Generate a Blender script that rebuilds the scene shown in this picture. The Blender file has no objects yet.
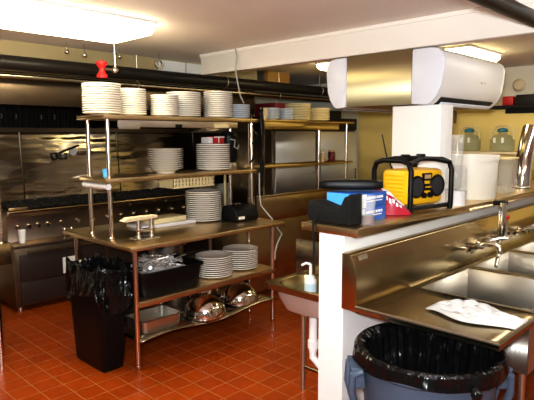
import bpy, bmesh, math, random
from mathutils import Vector, Matrix
random.seed(7)
PI = math.pi
S = bpy.context.scene
COL = S.collection

# ------------------------------------------------------------------ materials
def mat(name, color, rough=.5, metal=0., bump=None, var=None, trans=0., emit=None, coat=0., spec=.5, alpha=1., ior=1.45):
    m = bpy.data.materials.new(name); m.use_nodes = True
    nt = m.node_tree; b = nt.nodes['Principled BSDF']
    b.inputs['Base Color'].default_value = (*color, 1)
    b.inputs['Roughness'].default_value = rough
    b.inputs['Metallic'].default_value = metal
    b.inputs['Transmission Weight'].default_value = trans
    b.inputs['Coat Weight'].default_value = coat
    b.inputs['Specular IOR Level'].default_value = spec
    b.inputs['IOR'].default_value = ior
    b.inputs['Alpha'].default_value = alpha
    if emit:
        b.inputs['Emission Color'].default_value = (*emit[0], 1)
        b.inputs['Emission Strength'].default_value = emit[1]
    tc = nt.nodes.new('ShaderNodeTexCoord')
    if var:   # (scale xyz, amount): mottled colour
        mp = nt.nodes.new('ShaderNodeMapping'); mp.inputs['Scale'].default_value = var[0]
        nz = nt.nodes.new('ShaderNodeTexNoise'); nz.inputs['Scale'].default_value = 1; nz.inputs['Detail'].default_value = 4
        rp = nt.nodes.new('ShaderNodeMapRange')
        rp.inputs['To Min'].default_value = 1-var[1]; rp.inputs['To Max'].default_value = 1+var[1]
        mx = nt.nodes.new('ShaderNodeVectorMath'); mx.operation = 'SCALE'
        mx.inputs[0].default_value = color
        L = nt.links.new
        L(tc.outputs['Object'], mp.inputs['Vector']); L(mp.outputs['Vector'], nz.inputs['Vector'])
        L(nz.outputs['Fac'], rp.inputs['Value']); L(rp.outputs['Result'], mx.inputs['Scale'])
        L(mx.outputs['Vector'], b.inputs['Base Color'])
    if bump:  # (scale xyz, strength, distance)
        mp = nt.nodes.new('ShaderNodeMapping'); mp.inputs['Scale'].default_value = bump[0]
        nz = nt.nodes.new('ShaderNodeTexNoise'); nz.inputs['Scale'].default_value = 1; nz.inputs['Detail'].default_value = 2
        bp = nt.nodes.new('ShaderNodeBump'); bp.inputs['Strength'].default_value = bump[1]; bp.inputs['Distance'].default_value = bump[2]
        L = nt.links.new
        L(tc.outputs['Object'], mp.inputs['Vector']); L(mp.outputs['Vector'], nz.inputs['Vector'])
        L(nz.outputs['Fac'], bp.inputs['Height']); L(bp.outputs['Normal'], b.inputs['Normal'])
    return m

M = {}
M['steel'] = mat('stainless steel', (.46,.42,.32), .22, 1, bump=((1.5,1.5,1.5),.25,.05), var=((3,3,3),.12))
M['steel_top'] = mat('worn stainless top', (.46,.365,.205), .27, 1, bump=((3,3,3),.15,.03), var=((5,5,5),.18))
M['table_steel'] = mat('warm worn steel', (.66,.51,.29), .33, 1, bump=((3,3,3),.12,.03), var=((4,4,4),.15))
M['steel_wall'] = mat('rippled steel cladding', (.42,.37,.285), .16, 1, bump=((1.3,1,4.5),.42,.035), var=((2,2,5),.15))
M['steel_cool'] = mat('clean grey steel', (.45,.445,.42), .28, 1, bump=((2,2,2),.1,.03))
M['steel_strip'] = mat('horizontally brushed steel', (.52,.44,.26), .17, 1, bump=((.6,.6,3),.12,.06))
M['bowl_grey'] = mat('dull grey steel', (.55,.52,.48), .5, .6)
M['steel_gold'] = mat('steel with warm reflection tint', (.56,.41,.14), .33, 1, bump=((2,2,2),.2,.05), var=((2,2,2),.12))  # gold base colour stands in for warm reflected light
M['steel_dark'] = mat('dark mottled steel', (.20,.155,.105), .32, 1, var=((4,4,4),.3))  # dark base colour with a mottled tone
M['steel_brush'] = mat('brushed steel', (.63,.59,.52), .36, 1, bump=((2,60,2),.06,.01))
M['range_steel'] = mat('range steel', (.26,.20,.15), .3, 1, var=((4,4,4),.25))
M['door_brown'] = mat('dark enamel oven door', (.055,.036,.030), .35, .4)
M['chrome'] = mat('chrome', (.78,.76,.72), .1, 1)
M['post'] = mat('chrome post', (.74,.66,.58), .2, 1)
M['wall_far'] = mat('grey wall paint', (.40,.39,.36), .75)
M['wall'] = mat('cream wall paint', (.78,.74,.62), .7, var=((3,3,3),.03))
M['white'] = mat('white wall paint', (.80,.80,.79), .55, var=((2,2,2),.03), bump=((30,30,30),.05,.01))
M['beam'] = mat('beam paint', (.83,.80,.74), .65, var=((2,2,2),.04))
M['ceil'] = mat('ceiling paint', (.86,.83,.78), .8, var=((1,1,1),.04))
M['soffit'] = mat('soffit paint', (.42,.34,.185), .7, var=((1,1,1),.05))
M['ceramic'] = mat('white ceramic', (.80,.765,.69), .22, coat=.3)
M['ceramic_blue'] = mat('bluish ceramic', (.62,.67,.72), .25, coat=.3)
M['cream'] = mat('cream plastic', (.78,.68,.40), .45)
M['black'] = mat('black plastic', (.004,.004,.0045), .42, spec=.3)
M['black_soft'] = mat('black fabric', (.004,.004,.004), .85, bump=((60,60,60),.4,.01))
M['bag'] = mat('black bin liner', (.004,.004,.0045), .2, bump=((12,12,6),1,.05), spec=.45)
M['cave'] = mat('flat black', (.012,.010,.008), .6)  # near-black, one even colour
M['pipe_black'] = mat('black iron pipe', (.018,.015,.012), .35)
M['filter'] = mat('grease filter', (.006,.005,.004), .5, .2)
M['brute'] = mat('grey blue plastic', (.06,.085,.125), .5, bump=((40,40,40),.1,.01))
M['yellow'] = mat('yellow plastic', (.85,.50,.015), .38)
M['red'] = mat('red plastic', (.50,.02,.02), .4)
M['crimson'] = mat('crimson film', (.36,.012,.035), .35)
M['dkred'] = mat('dark red card', (.16,.012,.016), .5)
M['blue'] = mat('blue card', (.02,.13,.50), .4)
M['ltblue'] = mat('light blue card', (.10,.42,.80), .4)
M['pale_blue'] = mat('pale blue label', (.50,.64,.72), .4)
M['teal'] = mat('teal cloth', (.12,.34,.30), .8)
M['plas_white'] = mat('white plastic', (.80,.80,.80), .35)
M['ac_white'] = mat('air conditioner white', (.76,.755,.73), .35)
M['ac_cap'] = mat('air conditioner end cap white', (.70,.73,.79), .4)
M['tub_white'] = mat('white bucket plastic', (.80,.77,.68), .45)
M['cloth'] = mat('white cloth', (.52,.515,.50), .9, bump=((25,25,25),.3,.02))
M['clear'] = mat('clear plastic', (.85,.86,.82), .08, alpha=.13)
M['glass_green'] = mat('pale green glass', (.42,.52,.40), .05, alpha=.25)
M['cap_blue'] = mat('blue cap', (.03,.22,.34), .4)
M['cola'] = mat('dark red drink', (.10,.012,.015), .1)
M['lamp'] = mat('lamp diffuser', (1,.95,.8), .5, emit=((1,.90,.64),10))
M['lamp2'] = mat('rear lamp diffuser', (1,.95,.7), .5, emit=((1,.83,.45),7))
M['fill_lamp'] = mat('added fill lamp diffuser', (1,.97,.9), .5, emit=((1,.97,.90),5))  # glow of the added, unseen ceiling lights
M['wood'] = mat('varnished wood', (.45,.24,.06), .4, var=((2,20,2),.25))
M['board'] = mat('pale board', (.72,.62,.42), .5)
M['grout'] = mat('cable white', (.42,.41,.38), .5)
M['foil'] = mat('cutlery steel', (.92,.91,.88), .36, .85)
M['tan'] = mat('tan plastic', (.45,.32,.16), .5)
M['paper'] = mat('paper', (.85,.84,.80), .7)
M['screen'] = mat('grey speaker mesh', (.03,.03,.035), .6, bump=((120,120,120),.5,.005))

def aniso(k,tangent,amount,rough):
    nt=M[k].node_tree; b=nt.nodes['Principled BSDF']
    c=nt.nodes.new('ShaderNodeCombineXYZ')
    for i in range(3): c.inputs[i].default_value=tangent[i]
    b.inputs['Anisotropic'].default_value=amount; b.inputs['Roughness'].default_value=rough
    nt.links.new(c.outputs[0],b.inputs['Tangent'])
aniso('steel_wall',(1,0,0),.75,.12)
aniso('steel_cool',(1,0,0),1.,.33)
aniso('steel_strip',(0,1,0),1.,.45)
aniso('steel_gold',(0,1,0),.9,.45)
def floor_material():
    m = bpy.data.materials.new('red quarry tile'); m.use_nodes = True
    nt = m.node_tree; b = nt.nodes['Principled BSDF']; L = nt.links.new
    tc = nt.nodes.new('ShaderNodeTexCoord')
    mp = nt.nodes.new('ShaderNodeMapping'); mp.inputs['Location'].default_value = (.037,.017,0)
    br = nt.nodes.new('ShaderNodeTexBrick'); br.offset = 0; br.squash = 1
    br.inputs['Color1'].default_value = (.37,.064,.004,1); br.inputs['Color2'].default_value = (.31,.047,.003,1)
    br.inputs['Mortar'].default_value = (.40,.16,.055,1)
    br.inputs['Scale'].default_value = 1; br.inputs['Brick Width'].default_value = .155; br.inputs['Row Height'].default_value = .155
    br.inputs['Mortar Size'].default_value = .0038; br.inputs['Mortar Smooth'].default_value = .3
    nz = nt.nodes.new('ShaderNodeTexNoise'); nz.inputs['Scale'].default_value = 2.2; nz.inputs['Detail'].default_value = 5
    rp = nt.nodes.new('ShaderNodeMapRange'); rp.inputs['To Min'].default_value = .7; rp.inputs['To Max'].default_value = 1.25
    mx = nt.nodes.new('ShaderNodeVectorMath'); mx.operation = 'SCALE'
    bp = nt.nodes.new('ShaderNodeBump'); bp.inputs['Strength'].default_value = .35; bp.inputs['Distance'].default_value = .004; bp.invert = True
    L(tc.outputs['Object'], mp.inputs['Vector']); L(mp.outputs['Vector'], br.inputs['Vector'])
    L(tc.outputs['Object'], nz.inputs['Vector']); L(nz.outputs['Fac'], rp.inputs['Value'])
    L(br.outputs['Color'], mx.inputs[0]); L(rp.outputs['Result'], mx.inputs['Scale']); L(mx.outputs['Vector'], b.inputs['Base Color'])
    L(br.outputs['Fac'], bp.inputs['Height']); L(bp.outputs['Normal'], b.inputs['Normal'])
    b.inputs['Roughness'].default_value = .34; b.inputs['Specular IOR Level'].default_value = .16
    return m
M['floor'] = floor_material()

# ------------------------------------------------------------------ mesh builder
class MB:
    def __init__(s, T=None): s.v=[]; s.f=[]; s.mi=[]; s.T=T; s.cur=0
    def _add(s, vs, fs):
        o=len(s.v)
        if s.T is not None: vs=[s.T@Vector(p) for p in vs]
        s.v += [tuple(p) for p in vs]
        for f in fs: s.f.append(tuple(i+o for i in f)); s.mi.append(s.cur)
    def box(s,x0,x1,y0,y1,z0,z1):
        vs=[(x,y,z) for z in (z0,z1) for y in (y0,y1) for x in (x0,x1)]
        s._add(vs,[(0,2,3,1),(4,5,7,6),(0,1,5,4),(2,6,7,3),(0,4,6,2),(1,3,7,5)]); return s
    def tbox(s,b0,b1,z0,z1):      # tapered box, b=(x0,x1,y0,y1) at bottom and top
        vs=[(x,y,z) for b,z in ((b0,z0),(b1,z1)) for y in b[2:] for x in b[:2]]
        s._add(vs,[(0,2,3,1),(4,5,7,6),(0,1,5,4),(2,6,7,3),(0,4,6,2),(1,3,7,5)]); return s
    def lathe(s,prof,seg=24,c=(0,0,0),close=False):
        vs=[];fs=[];n=len(prof)
        for k in range(seg):
            a=2*PI*k/seg
            for r,z in prof: vs.append((c[0]+r*math.cos(a),c[1]+r*math.sin(a),c[2]+z))
        for k in range(seg):
            k2=(k+1)%seg
            for i in range(n-1 if not close else n):
                j=(i+1)%n
                fs.append((k*n+i,k2*n+i,k2*n+j,k*n+j))
        s._add(vs,fs)
        if not close:
            if prof[0][0]>1e-6: s.f.append(tuple(len(s.v)-seg*n+k*n for k in reversed(range(seg)))); s.mi.append(s.cur)
            if prof[-1][0]>1e-6: s.f.append(tuple(len(s.v)-seg*n+k*n+n-1 for k in range(seg))); s.mi.append(s.cur)
        return s
    def tube(s,pts,r,seg=8,cap=True):
        pts=[Vector(p) for p in pts]; n=len(pts); vs=[];fs=[]
        rs = r if isinstance(r,(list,tuple)) else [r]*n
        t=(pts[1]-pts[0]).normalized(); up=Vector((0,0,1)) if abs(t.z)<.9 else Vector((1,0,0))
        u=t.cross(up).normalized()
        for i,p in enumerate(pts):
            if i==0: d=pts[1]-pts[0]
            elif i==n-1: d=pts[-1]-pts[-2]
            else: d=(pts[i+1]-p).normalized()+(p-pts[i-1]).normalized()
            d.normalize(); u=(u-d*u.dot(d)).normalized(); w=d.cross(u)
            for k in range(seg):
                a=2*PI*k/seg; vs.append(p+rs[i]*(math.cos(a)*u+math.sin(a)*w))
        for i in range(n-1):
            for k in range(seg):
                k2=(k+1)%seg; fs.append((i*seg+k,i*seg+k2,(i+1)*seg+k2,(i+1)*seg+k))
        if cap: fs.append(tuple(reversed(range(seg)))); fs.append(tuple((n-1)*seg+k for k in range(seg)))
        s._add(vs,fs); return s
    def prism(s,poly,axis,a0,a1):
        n=len(poly); vs=[]
        for a in (a0,a1):
            for p,q in poly:
                vs.append({'x':(a,p,q),'y':(p,a,q),'z':(p,q,a)}[axis])
        fs=[tuple(range(n)),tuple(n+i for i in reversed(range(n)))]
        for i in range(n):
            j=(i+1)%n; fs.append((i,n+i,n+j,j))
        s._add(vs,fs); return s
    def grid(s,fn,nu,nv,closeu=False):
        vs=[fn(i/(nu if closeu else nu-1),j/(nv-1)) for i in range(nu) for j in range(nv)]; fs=[]
        for i in range(nu if closeu else nu-1):
            i2=(i+1)%nu
            for j in range(nv-1): fs.append((i*nv+j,i2*nv+j,i2*nv+j+1,i*nv+j+1))
        s._add(vs,fs); return s
    def ball(s,c,r,seg=12,sc=(1,1,1)):
        n=max(6,seg//2)
        prof=[(math.sin(PI*i/n),-math.cos(PI*i/n)) for i in range(n+1)]; prof[0]=(0,-1); prof[-1]=(0,1)
        vs=[];fs=[];m=len(prof)
        for k in range(seg):
            a=2*PI*k/seg
            for q,z in prof: vs.append((c[0]+r*sc[0]*q*math.cos(a),c[1]+r*sc[1]*q*math.sin(a),c[2]+r*sc[2]*z))
        for k in range(seg):
            for i in range(m-1): fs.append((k*m+i,(k+1)%seg*m+i,(k+1)%seg*m+i+1,k*m+i+1))
        s._add(vs,fs); return s
    def build(s,name,material,parent=None,bevel=0.,smooth=None,loc=None,solid=0.):
        me=bpy.data.meshes.new(name)
        bm=bmesh.new(); bv=[bm.verts.new(p) for p in s.v]
        for f,i in zip(s.f,s.mi):
            try:
                fc=bm.faces.new([bv[k] for k in f]); fc.material_index=i
            except ValueError: pass
        bmesh.ops.remove_doubles(bm,verts=bm.verts,dist=1e-6)
        bmesh.ops.recalc_face_normals(bm,faces=bm.faces)
        if bevel:
            es=[e for e in bm.edges if len(e.link_faces)==2 and e.calc_face_angle(0)>.6]
            bmesh.ops.bevel(bm,geom=es,offset=bevel,segments=2,profile=.5,affect='EDGES',clamp_overlap=True)
        for f in bm.faces: f.smooth=True
        lim=.7
        for e in bm.edges:
            if len(e.link_faces)==2 and e.calc_face_angle(0)>lim: e.smooth=False
        bm.to_mesh(me); bm.free()
        for m_ in (material if isinstance(material,(list,tuple)) else [material]): me.materials.append(M[m_])
        o=bpy.data.objects.new(name,me); COL.objects.link(o)
        if parent: o.parent=parent
        if loc: o.location=loc
        if solid:
            md=o.modifiers.new('thickness','SOLIDIFY'); md.thickness=solid; md.offset=0
        return o

def tag(o,label=None,cat=None,group=None,kind=None):
    if label: o['label']=label
    if cat: o['category']=cat
    if group: o['group']=group
    if kind: o['kind']=kind
    return o
def thing(name,label,cat,loc=(0,0,0),rz=0,group=None):
    o=bpy.data.objects.new(name,None); o.empty_display_size=.1; COL.objects.link(o)
    o.location=loc; o.rotation_euler=(0,0,rz); return tag(o,label,cat,group)
def struct(name,mb,m,bevel=0.): return tag(mb.build(name,m,bevel=bevel),kind='structure')
def copy_tree(o,parent=None):
    c=o.copy(); COL.objects.link(c)
    if parent: c.parent=parent
    for ch in list(o.children): copy_tree(ch,c)
    return c
def rot(rz=0,loc=(0,0,0),rx=0,ry=0):
    return Matrix.Translation(loc)@Matrix.Rotation(rz,4,'Z')@Matrix.Rotation(ry,4,'Y')@Matrix.Rotation(rx,4,'X')
ORD=['topmost','second','third','fourth','fifth','sixth','seventh','eighth','ninth','tenth','eleventh','twelfth','thirteenth','fourteenth','fifteenth','sixteenth']
def order(i,n):
    if i==0: return 'topmost'
    if i==n-1: return 'bottom'
    return ORD[i]+' from the top'

XB, YB, XF, YF, ZC = 6.5, 6.05, -1.8, -2.0, 2.44
# ------------------------------------------------------------------ room shell
struct('floor',MB().box(XF,XB,YF,YB,-.05,0),'floor')
struct('ceiling',MB().box(XF,XB,YF,YB,ZC,ZC+.05),'ceil')
struct('wall_left',MB().box(XF,XB,YB,YB+.1,0,ZC),'wall')
struct('wall_back',MB().box(XB,XB+.1,YF,YB,0,ZC),'wall')
struct('wall_front',MB().box(XF-.1,XF,YF,YB,0,ZC),'wall_far')
struct('wall_right',MB().box(XF,XB,YF-.1,YF,0,ZC),'wall_far')
struct('wall_divider',MB().box(2.20,6.5,1.59,1.75,0,1.157),'white')
struct('wall_pillar',MB().box(3.40,3.575,1.68,2.05,0,1.868),'white',.004)
struct('ceiling_beam',MB().box(3.35,3.45,YF,4.135,2.25,ZC),'beam',.004)
struct('trim_1',MB().box(3.338,3.35,YF,4.135,2.415,ZC),'beam')
# soffit over the hood, in painted sections with white panels at its right end
struct('wall_soffit',MB().box(XF,4.6,4.62,4.70,2.2,ZC),'soffit')
mb=MB()
for x0,x1 in ((3.19,3.52),(3.54,3.98)): mb.box(x0,x1,4.600,4.62,2.2,2.425)
struct('trim_2',mb,'white')
# steel cladding on the walls
for i,(x0,x1) in enumerate(((-.05,1.14),(1.15,2.34),(2.35,3.52),(3.53,4.72),(4.73,6.45))):
    struct('trim_%d'%(3+i),MB().prism([(5.984,.97),(6.047,1.714),(6.05,1.715),(6.05,.97)],'x',x0+.004,x1),'steel_wall')  # panels lean back, shaped to mirror the added light over the sink
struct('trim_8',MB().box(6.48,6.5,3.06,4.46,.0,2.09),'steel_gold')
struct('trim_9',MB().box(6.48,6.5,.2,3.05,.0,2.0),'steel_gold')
struct('trim_10',MB().box(6.46,6.48,3.03,3.07,.0,2.09),'steel_brush')

# ------------------------------------------------------------------ lights
def light_fixture(x0,x1,y0,y1,m,label,z1=ZC,h=.085):
    cx,cy=(x0+x1)/2,(y0+y1)/2
    r=thing('ceiling_light',label,'ceiling light',(cx,cy,z1-h),0,'ceiling light fixtures')
    a,b=(x1-x0)/2,(y1-y0)/2
    MB().box(-a,a,-b,b,h-.02,h).build('housing','plas_white',r,.003)
    poly=[(-b+.01,h-.02),(-b+.015,.03),(-b+.06,.0),(b-.06,.0),(b-.015,.03),(b-.01,h-.02)]
    MB().prism(poly,'x',-a+.012,a-.012).build('diffuser',m,r,.01)
    return r
light_fixture(.95,2.19,3.16,3.76,'lamp','wide white fluorescent ceiling light over the work table and range')
light_fixture(4.6,5.35,2.04,2.32,'lamp2','fluorescent ceiling light behind the beam above the right air conditioner')
light_fixture(4.55,5.15,3.50,3.70,'lamp2','fluorescent ceiling light behind the beam left of the left air conditioner')
light_fixture(3.6,6.2,.62,.92,'fill_lamp','long white ceiling light added out of view over the sink for steel reflections')  # added, unseen: gives the wall cladding a bright streak to reflect
light_fixture(-.2,1.0,.5,.8,'fill_lamp','unseen white ceiling light added overhead to brighten the front of the room')  # added, unseen: brightens the near side of the room
light_fixture(1.3,2.5,-1.2,-.6,'fill_lamp','unseen white ceiling light added at the right side of the room as fill')  # added, unseen: more fill for the front
def lamp(name,loc,e,size,col,target):
    d=bpy.data.lights.new(name,'AREA'); d.energy=e; d.size=size; d.color=col
    o=bpy.data.objects.new(name,d); COL.objects.link(o); o.location=loc
    o.rotation_euler=(Vector(target)-Vector(loc)).to_track_quat('-Z','Y').to_euler(); return o
lamp('camera_flash',(-.12,.0,1.78),64,.12,(.93,.97,1),(3,2.6,2.0))
w=bpy.data.worlds.new('World'); S.world=w; w.use_nodes=True
w.node_tree.nodes['Background'].inputs['Color'].default_value=(.9,.8,.65,1); w.node_tree.nodes['Background'].inputs['Strength'].default_value=.05

# ------------------------------------------------------------------ range, hood, pipes
R=thing('cooking_range','long dark steel cooking range under the hood along the left wall','range',(1.87,5.1,0))
W=2.55
MB().box(0,W,.02,.9,.05,.62).build('oven_body','steel_dark',R,.006)
for x0,x1 in ((.05,.92),(.98,1.75),(1.82,2.5)):
    d=MB().box(x0,x1,.0,.02,.30,.555).box(x0,x1,.0,.02,.08,.285).build('oven_door','door_brown',R,.004)
    MB().tube([(x0+.06,-.035,.575),(x1-.06,-.035,.575)],.011).box(x0+.08,x0+.10,-.035,.02,.568,.582).box(x1-.1,x1-.08,-.035,.02,.568,.582).build('handle','steel_dark',d)
MB().prism([(.0,.62),(.0,.65),(.14,.66),(.14,.90),(.10,.93),(.11,.965),(.9,.965),(.9,.62)],'x',0,W).build('control_panel','range_steel',R,.004)
MB().tube([(0,.085,.955),(W,.085,.955)],.016).build('front_rail','steel_top',R)
mb=MB(); 
for k in range(15):
    x=.12+k*.166
    mb.box(x-.07,x+.07,.2,.82,.967,.972)
    for j in range(5): mb.box(x-.065,x+.065,.24+j*.13,.26+j*.13,.972,.99)
mb.build('burner_grates','cave',R)
for x in (.10,.20,.29,.39,.53,.70,.87,1.04,1.22,1.38,1.55,1.72,1.9,2.08,2.26,2.42):
    k=MB(rot(0,(x,.14,.80),PI/2)).lathe([(.026,0),(.026,.008),(.020,.022),(.018,.03)],14).build('knob','chrome',R)
MB(rot(0,(.0,0,0))).box(.46,.62,-.006,.0,.31,.47).build('door_notice','plas_white',R)
MB().box(.03,.20,.125,.165,.966,.992).build('golden_glint_bar','table_steel',R,.004)  # warm bar added to paint a golden highlight on the range top
for x in (.06,W-.06):
    for y in (.08,.82): MB().lathe([(.022,0),(.018,.06)],10,(x,y,0)).build('leg','chrome',R)
MB().lathe([(.028,0),(.036,.125),(.033,.125),(.026,.01)],16,close=False).build('cup','plas_white',loc=(1.98,5.17,.658))
tag(COL.objects['cup'],'white cup standing on the front ledge of the cooking range','cup')
for i,x in enumerate((2.40,2.475)):
    o=MB().lathe([(.016,0),(.019,.075),(.012,.088),(0,.09)],12).build('shaker','chrome',loc=(x,5.18,.662))
    tag(o,'small steel shaker on the range ledge, '+('left' if i==0 else 'right')+' of the two','shaker','shakers on the range ledge')

Hd=thing('exhaust_hood','dark stainless steel exhaust hood hanging over the cooking range','exhaust hood',(.3,4.65,0))
HW=4.28
mb=MB(); mb.box(0,HW,0,.03,1.935,2.2).box(0,HW,0,.06,1.93,1.945).box(0,.03,.03,1.38,1.72,2.2).box(HW-.03,HW,.03,1.38,1.72,2.2)
mb.build('canopy','steel_dark',Hd,.003)
MB().box(.03,HW-.03,.03,1.38,2.18,2.2).box(.03,HW-.03,1.365,1.378,1.735,2.18).build('canopy_top','cave',Hd)
MB().box(.03,HW-.03,1.30,1.38,1.715,1.735).box(.03,HW-.03,1.22,1.235,1.715,1.76).build('grease_trough','steel_dark',Hd)
for k in range(10):
    x=.04+k*.42
    f=MB()
    for j in range(8): f.box(x+j*.05,x+j*.05+.035,1.33,1.35,1.74,2.17)
    f.box(x,x+.4,1.352,1.36,1.74,2.17)
    f=f.build('filter','filter',Hd)
    MB().tube([(x+.12,1.325,1.86),(x+.12,1.30,1.86),(x+.12,1.30,1.90),(x+.12,1.325,1.90)],.007,6).tube([(x+.27,1.325,1.86),(x+.27,1.30,1.86),(x+.27,1.30,1.90),(x+.27,1.325,1.90)],.007,6).build('handle','steel_brush',f)

def pipe(name,label,pts,r,m,cat='pipe',hang=None):
    o=thing(name,label,cat,pts[0])
    p0=Vector(pts[0])
    MB().tube([Vector(p)-p0 for p in pts],r,16).build('pipe_run',m,o)
    mb=MB()
    if hang:
        for x in hang:
            q=Vector((x-p0.x,0,0))
            a=[(q.x,math.sin(t)*(r+.004),-math.cos(t)*(r+.004)) for t in [k*PI/8 for k in range(17)]]
            mb.tube(a,.006,6); 
            if ZC-p0.z>r+.02: mb.tube([(q.x,0,r),(q.x,0,ZC-p0.z)],.005,6)
        mb.build('hanger','steel_brush',o)
    return o
pipe('black_pipe','thick black iron pipe running along the top of the hood',[(-1.7,4.47,2.245),(6.45,4.47,2.245)],.058,'pipe_black',hang=(.6,1.4,3.95,5.6))
pipe('steel_pipe','thinner bright steel pipe running just below the black one over the hood',[(-1.7,4.548,2.150),(6.45,4.548,2.150)],.030,'steel',hang=(.9,2.9,4.9))
pipe('ceiling_pipe','black ceiling pipe crossing the top right corner above the sink',[(-1.7,1.07,2.30),(3.32,1.07,2.30)],.042,'pipe_black',hang=(.2,2.0))
# red valve under the ceiling
V=thing('fire_valve','red suppression valve with chrome fitting hanging in front of the pipes','valve',(2.255,4.05,2.135))
MB().lathe([(.0,-.002),(.042,.0),(.045,.02),(.025,.05),(.022,.07),(.03,.085),(.045,.105),(.045,.125),(.02,.14),(0,.14)],16).build('valve_body','red',V)
MB().tube([(.0,0,.07),(.12,0,.07)],.014).ball((.12,0,.07),.03).tube([(.12,0,.07),(.12,0,.13)],.01).build('fitting','chrome',V)
MB().tube([(.12,0,.09),(.12,0,ZC-2.135)],.006,6).build('hanger_rod','steel_brush',V)
for i,(x,y,z,h) in enumerate(((2.11,4.35,2.315,.10),(2.265,4.35,2.30,.11),(2.6,4.35,2.31,.09))):
    o=MB().tube([(0,0,h),(0,0,.03)],.005,6).ball((0,0,.02),.02,10).build('sprinkler_drop','chrome',loc=(x,y,ZC-h-.001))
    tag(o,'small white sprinkler drop hanging from the ceiling, '+('left','middle','right')[i]+' of three near the red valve','sprinkler','sprinkler drops')
o=MB(rot(0,(0,0,0),PI/2)).lathe([(.03,0),(.045,0),(.045,.02),(.03,.02)],20,close=True).tube([(0,.045,.01),(0,.10,.01)],.006,6).build('ring_hook','chrome',loc=(2.99,4.32,2.34))
tag(o,'round chrome ring hook hanging beside the white soffit panels','hook')

# wall hook rack on the steel
o=thing('hook_rack','small black wire hook rack with white tag on the steel wall behind the range','hook rack',(2.68,6.029,1.42))
MB().tube([(0,0,0),(0,-.02,.05),(.06,-.02,.055),(.07,-.02,.0),(.02,-.02,-.02),(0,-.02,.02)],.010,6).tube([(.10,-.02,.06),(.10,-.02,-.01),(.17,-.02,-.01),(.17,-.02,.06)],.011,6).tube([(.10,-.02,.06),(.33,-.02,.14)],.012,6).build('wire','black',o)
MB(rot(0,(.26,-.012,.07),PI/2)).lathe([(.0,0),(.045,0),(.045,.005),(0,.005)],20).build('tag_disc','plas_white',o)

# side table at the far left edge
o=thing('side_counter','brown steel counter corner cut off by the left edge of the photo','counter',(.63,3.95,0))
MB().box(0,.80,0,.62,.755,.91).build('worktop','steel_top',o,.004)
MB().box(.02,.72,.03,.60,.08,.755).build('cabinet','steel_dark',o,.004)
for x in (.04,.70):
    for y in (.04,.58): MB().tube([(x,y,0),(x,y,.755 if x>.5 else .08)],.018).build('leg','post',o)
MB().tube([(.755,.05,.91),(.755,.05,1.62)],.014).build('post','post',o)

# ------------------------------------------------------------------ work table with overshelf
TX0,TX1,TY0,TY1,TZ=1.909,3.463,3.139,4.16,.914
T=thing('work_table','long stainless work table with two lower shelves standing on the red tiles','table',(TX0,TY0,0))
tl,tw=TX1-TX0,TY1-TY0
MB().box(0,tl,0,tw,TZ-.035,TZ).build('tabletop','table_steel',T,.008)
for x,y in ((.08,.08),(tl-.08,.08),(.08,tw-.08),(tl-.08,tw-.08),(tl-.08,.38)):
    l=MB().tube([(x,y,.03),(x,y,TZ-.035)],.019,12).build('leg','post',T)
    MB().lathe([(.014,0),(.022,.012),(.022,.035)],12,(x,y,0)).build('foot','chrome',l)
MB().box(.095,tl-.06,.06,tw-.06,.482,.500).box(.095,tl-.06,.06,.075,.455,.482).build('lower_shelf','table_steel',T,.003)
# bottom shelf with a rippled front edge
def bs(u,v):
    x=.095+u*(tl-.155); dip=.02*math.sin(u*9)*(1-v)**3
    return (x,.055+v*(tw-.12),.205+dip)
mb=MB().grid(bs,30,6); mb.build('lower_shelf','steel',T,solid=.014)

OS=thing('overshelf','two-tier stainless overshelf on chrome posts standing on the work table','shelf',(1.915,3.44,TZ))
sl,sw=1.56,.40; ZT=1.815-TZ; ZM=1.365-TZ
MB().box(0,sl,0,sw,ZT-.03,ZT).build('top_shelf','table_steel',OS,.004)
MB().box(0,sl,0,sw,ZM-.03,ZM).build('middle_shelf','table_steel',OS,.004)
for x in (.065,sl-.06):
    for y in (.07,.36):
        MB().tube([(x,y,0),(x,y,ZM-.03)],.016,12).tube([(x,y,ZM),(x,y,ZT-.03)],.016,12).lathe([(.024,0),(.024,.012),(.017,.02)],12,(x,y,0)).build('post','post',OS)
MB().box(.12,sl-.28,.015,.03,ZT-.085,ZT-.034).box(.12,.3,.01,.015,ZT-.1,ZT-.05).build('ticket_rail','steel_brush',OS,.003)
MB().box(.62,.68,.008,.0145,ZT-.085,ZT-.06).build('clip','black',OS)
MB().box(1.02,1.17,.007,.0145,ZT-.082,ZT-.052).build('tag_strip','cream',OS)
MB().tube([(.035,.03,ZM-.062),(.035,.39,ZM-.062)],.022,14).build('side_rail','plas_white',OS)

# ------------------------------------------------------------------ plates
PL={}
def plate_mesh(d,m,kind):
    k=(round(d,3),m,kind)
    if k in PL: return PL[k]
    r=d/2
    if kind=='plate': prof=[(0,.004),(r*.55,.0),(r*.58,.004),(r*.72,.006),(r*.985,.0135),(r,.0165),(r*1.0,.0235),(r*.97,.0225),(r*.7,.012),(r*.6,.0075),(0,.0075)]
    elif kind=='deep': prof=[(0,.003),(r*.52,.0),(r*.53,.008),(r*.72,.026),(r*.97,.036),(r,.041),(r*.95,.0405),(r*.7,.031),(r*.5,.012),(0,.011)]
    else: prof=[(0,.003),(r*.5,.0),(r*.55,.006),(r*.9,.03),(r,.052),(r*.97,.052),(r*.86,.033),(r*.5,.01),(0,.009)]
    o=MB().lathe(prof,32).build(kind,m); me=o.data; bpy.data.objects.remove(o); PL[k]=me; return me
NAMES={'plate':'dinner_plate','deep':'soup_plate','bowl':'bowl'}
CATS={'plate':'plate','deep':'plate','bowl':'bowl'}
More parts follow.
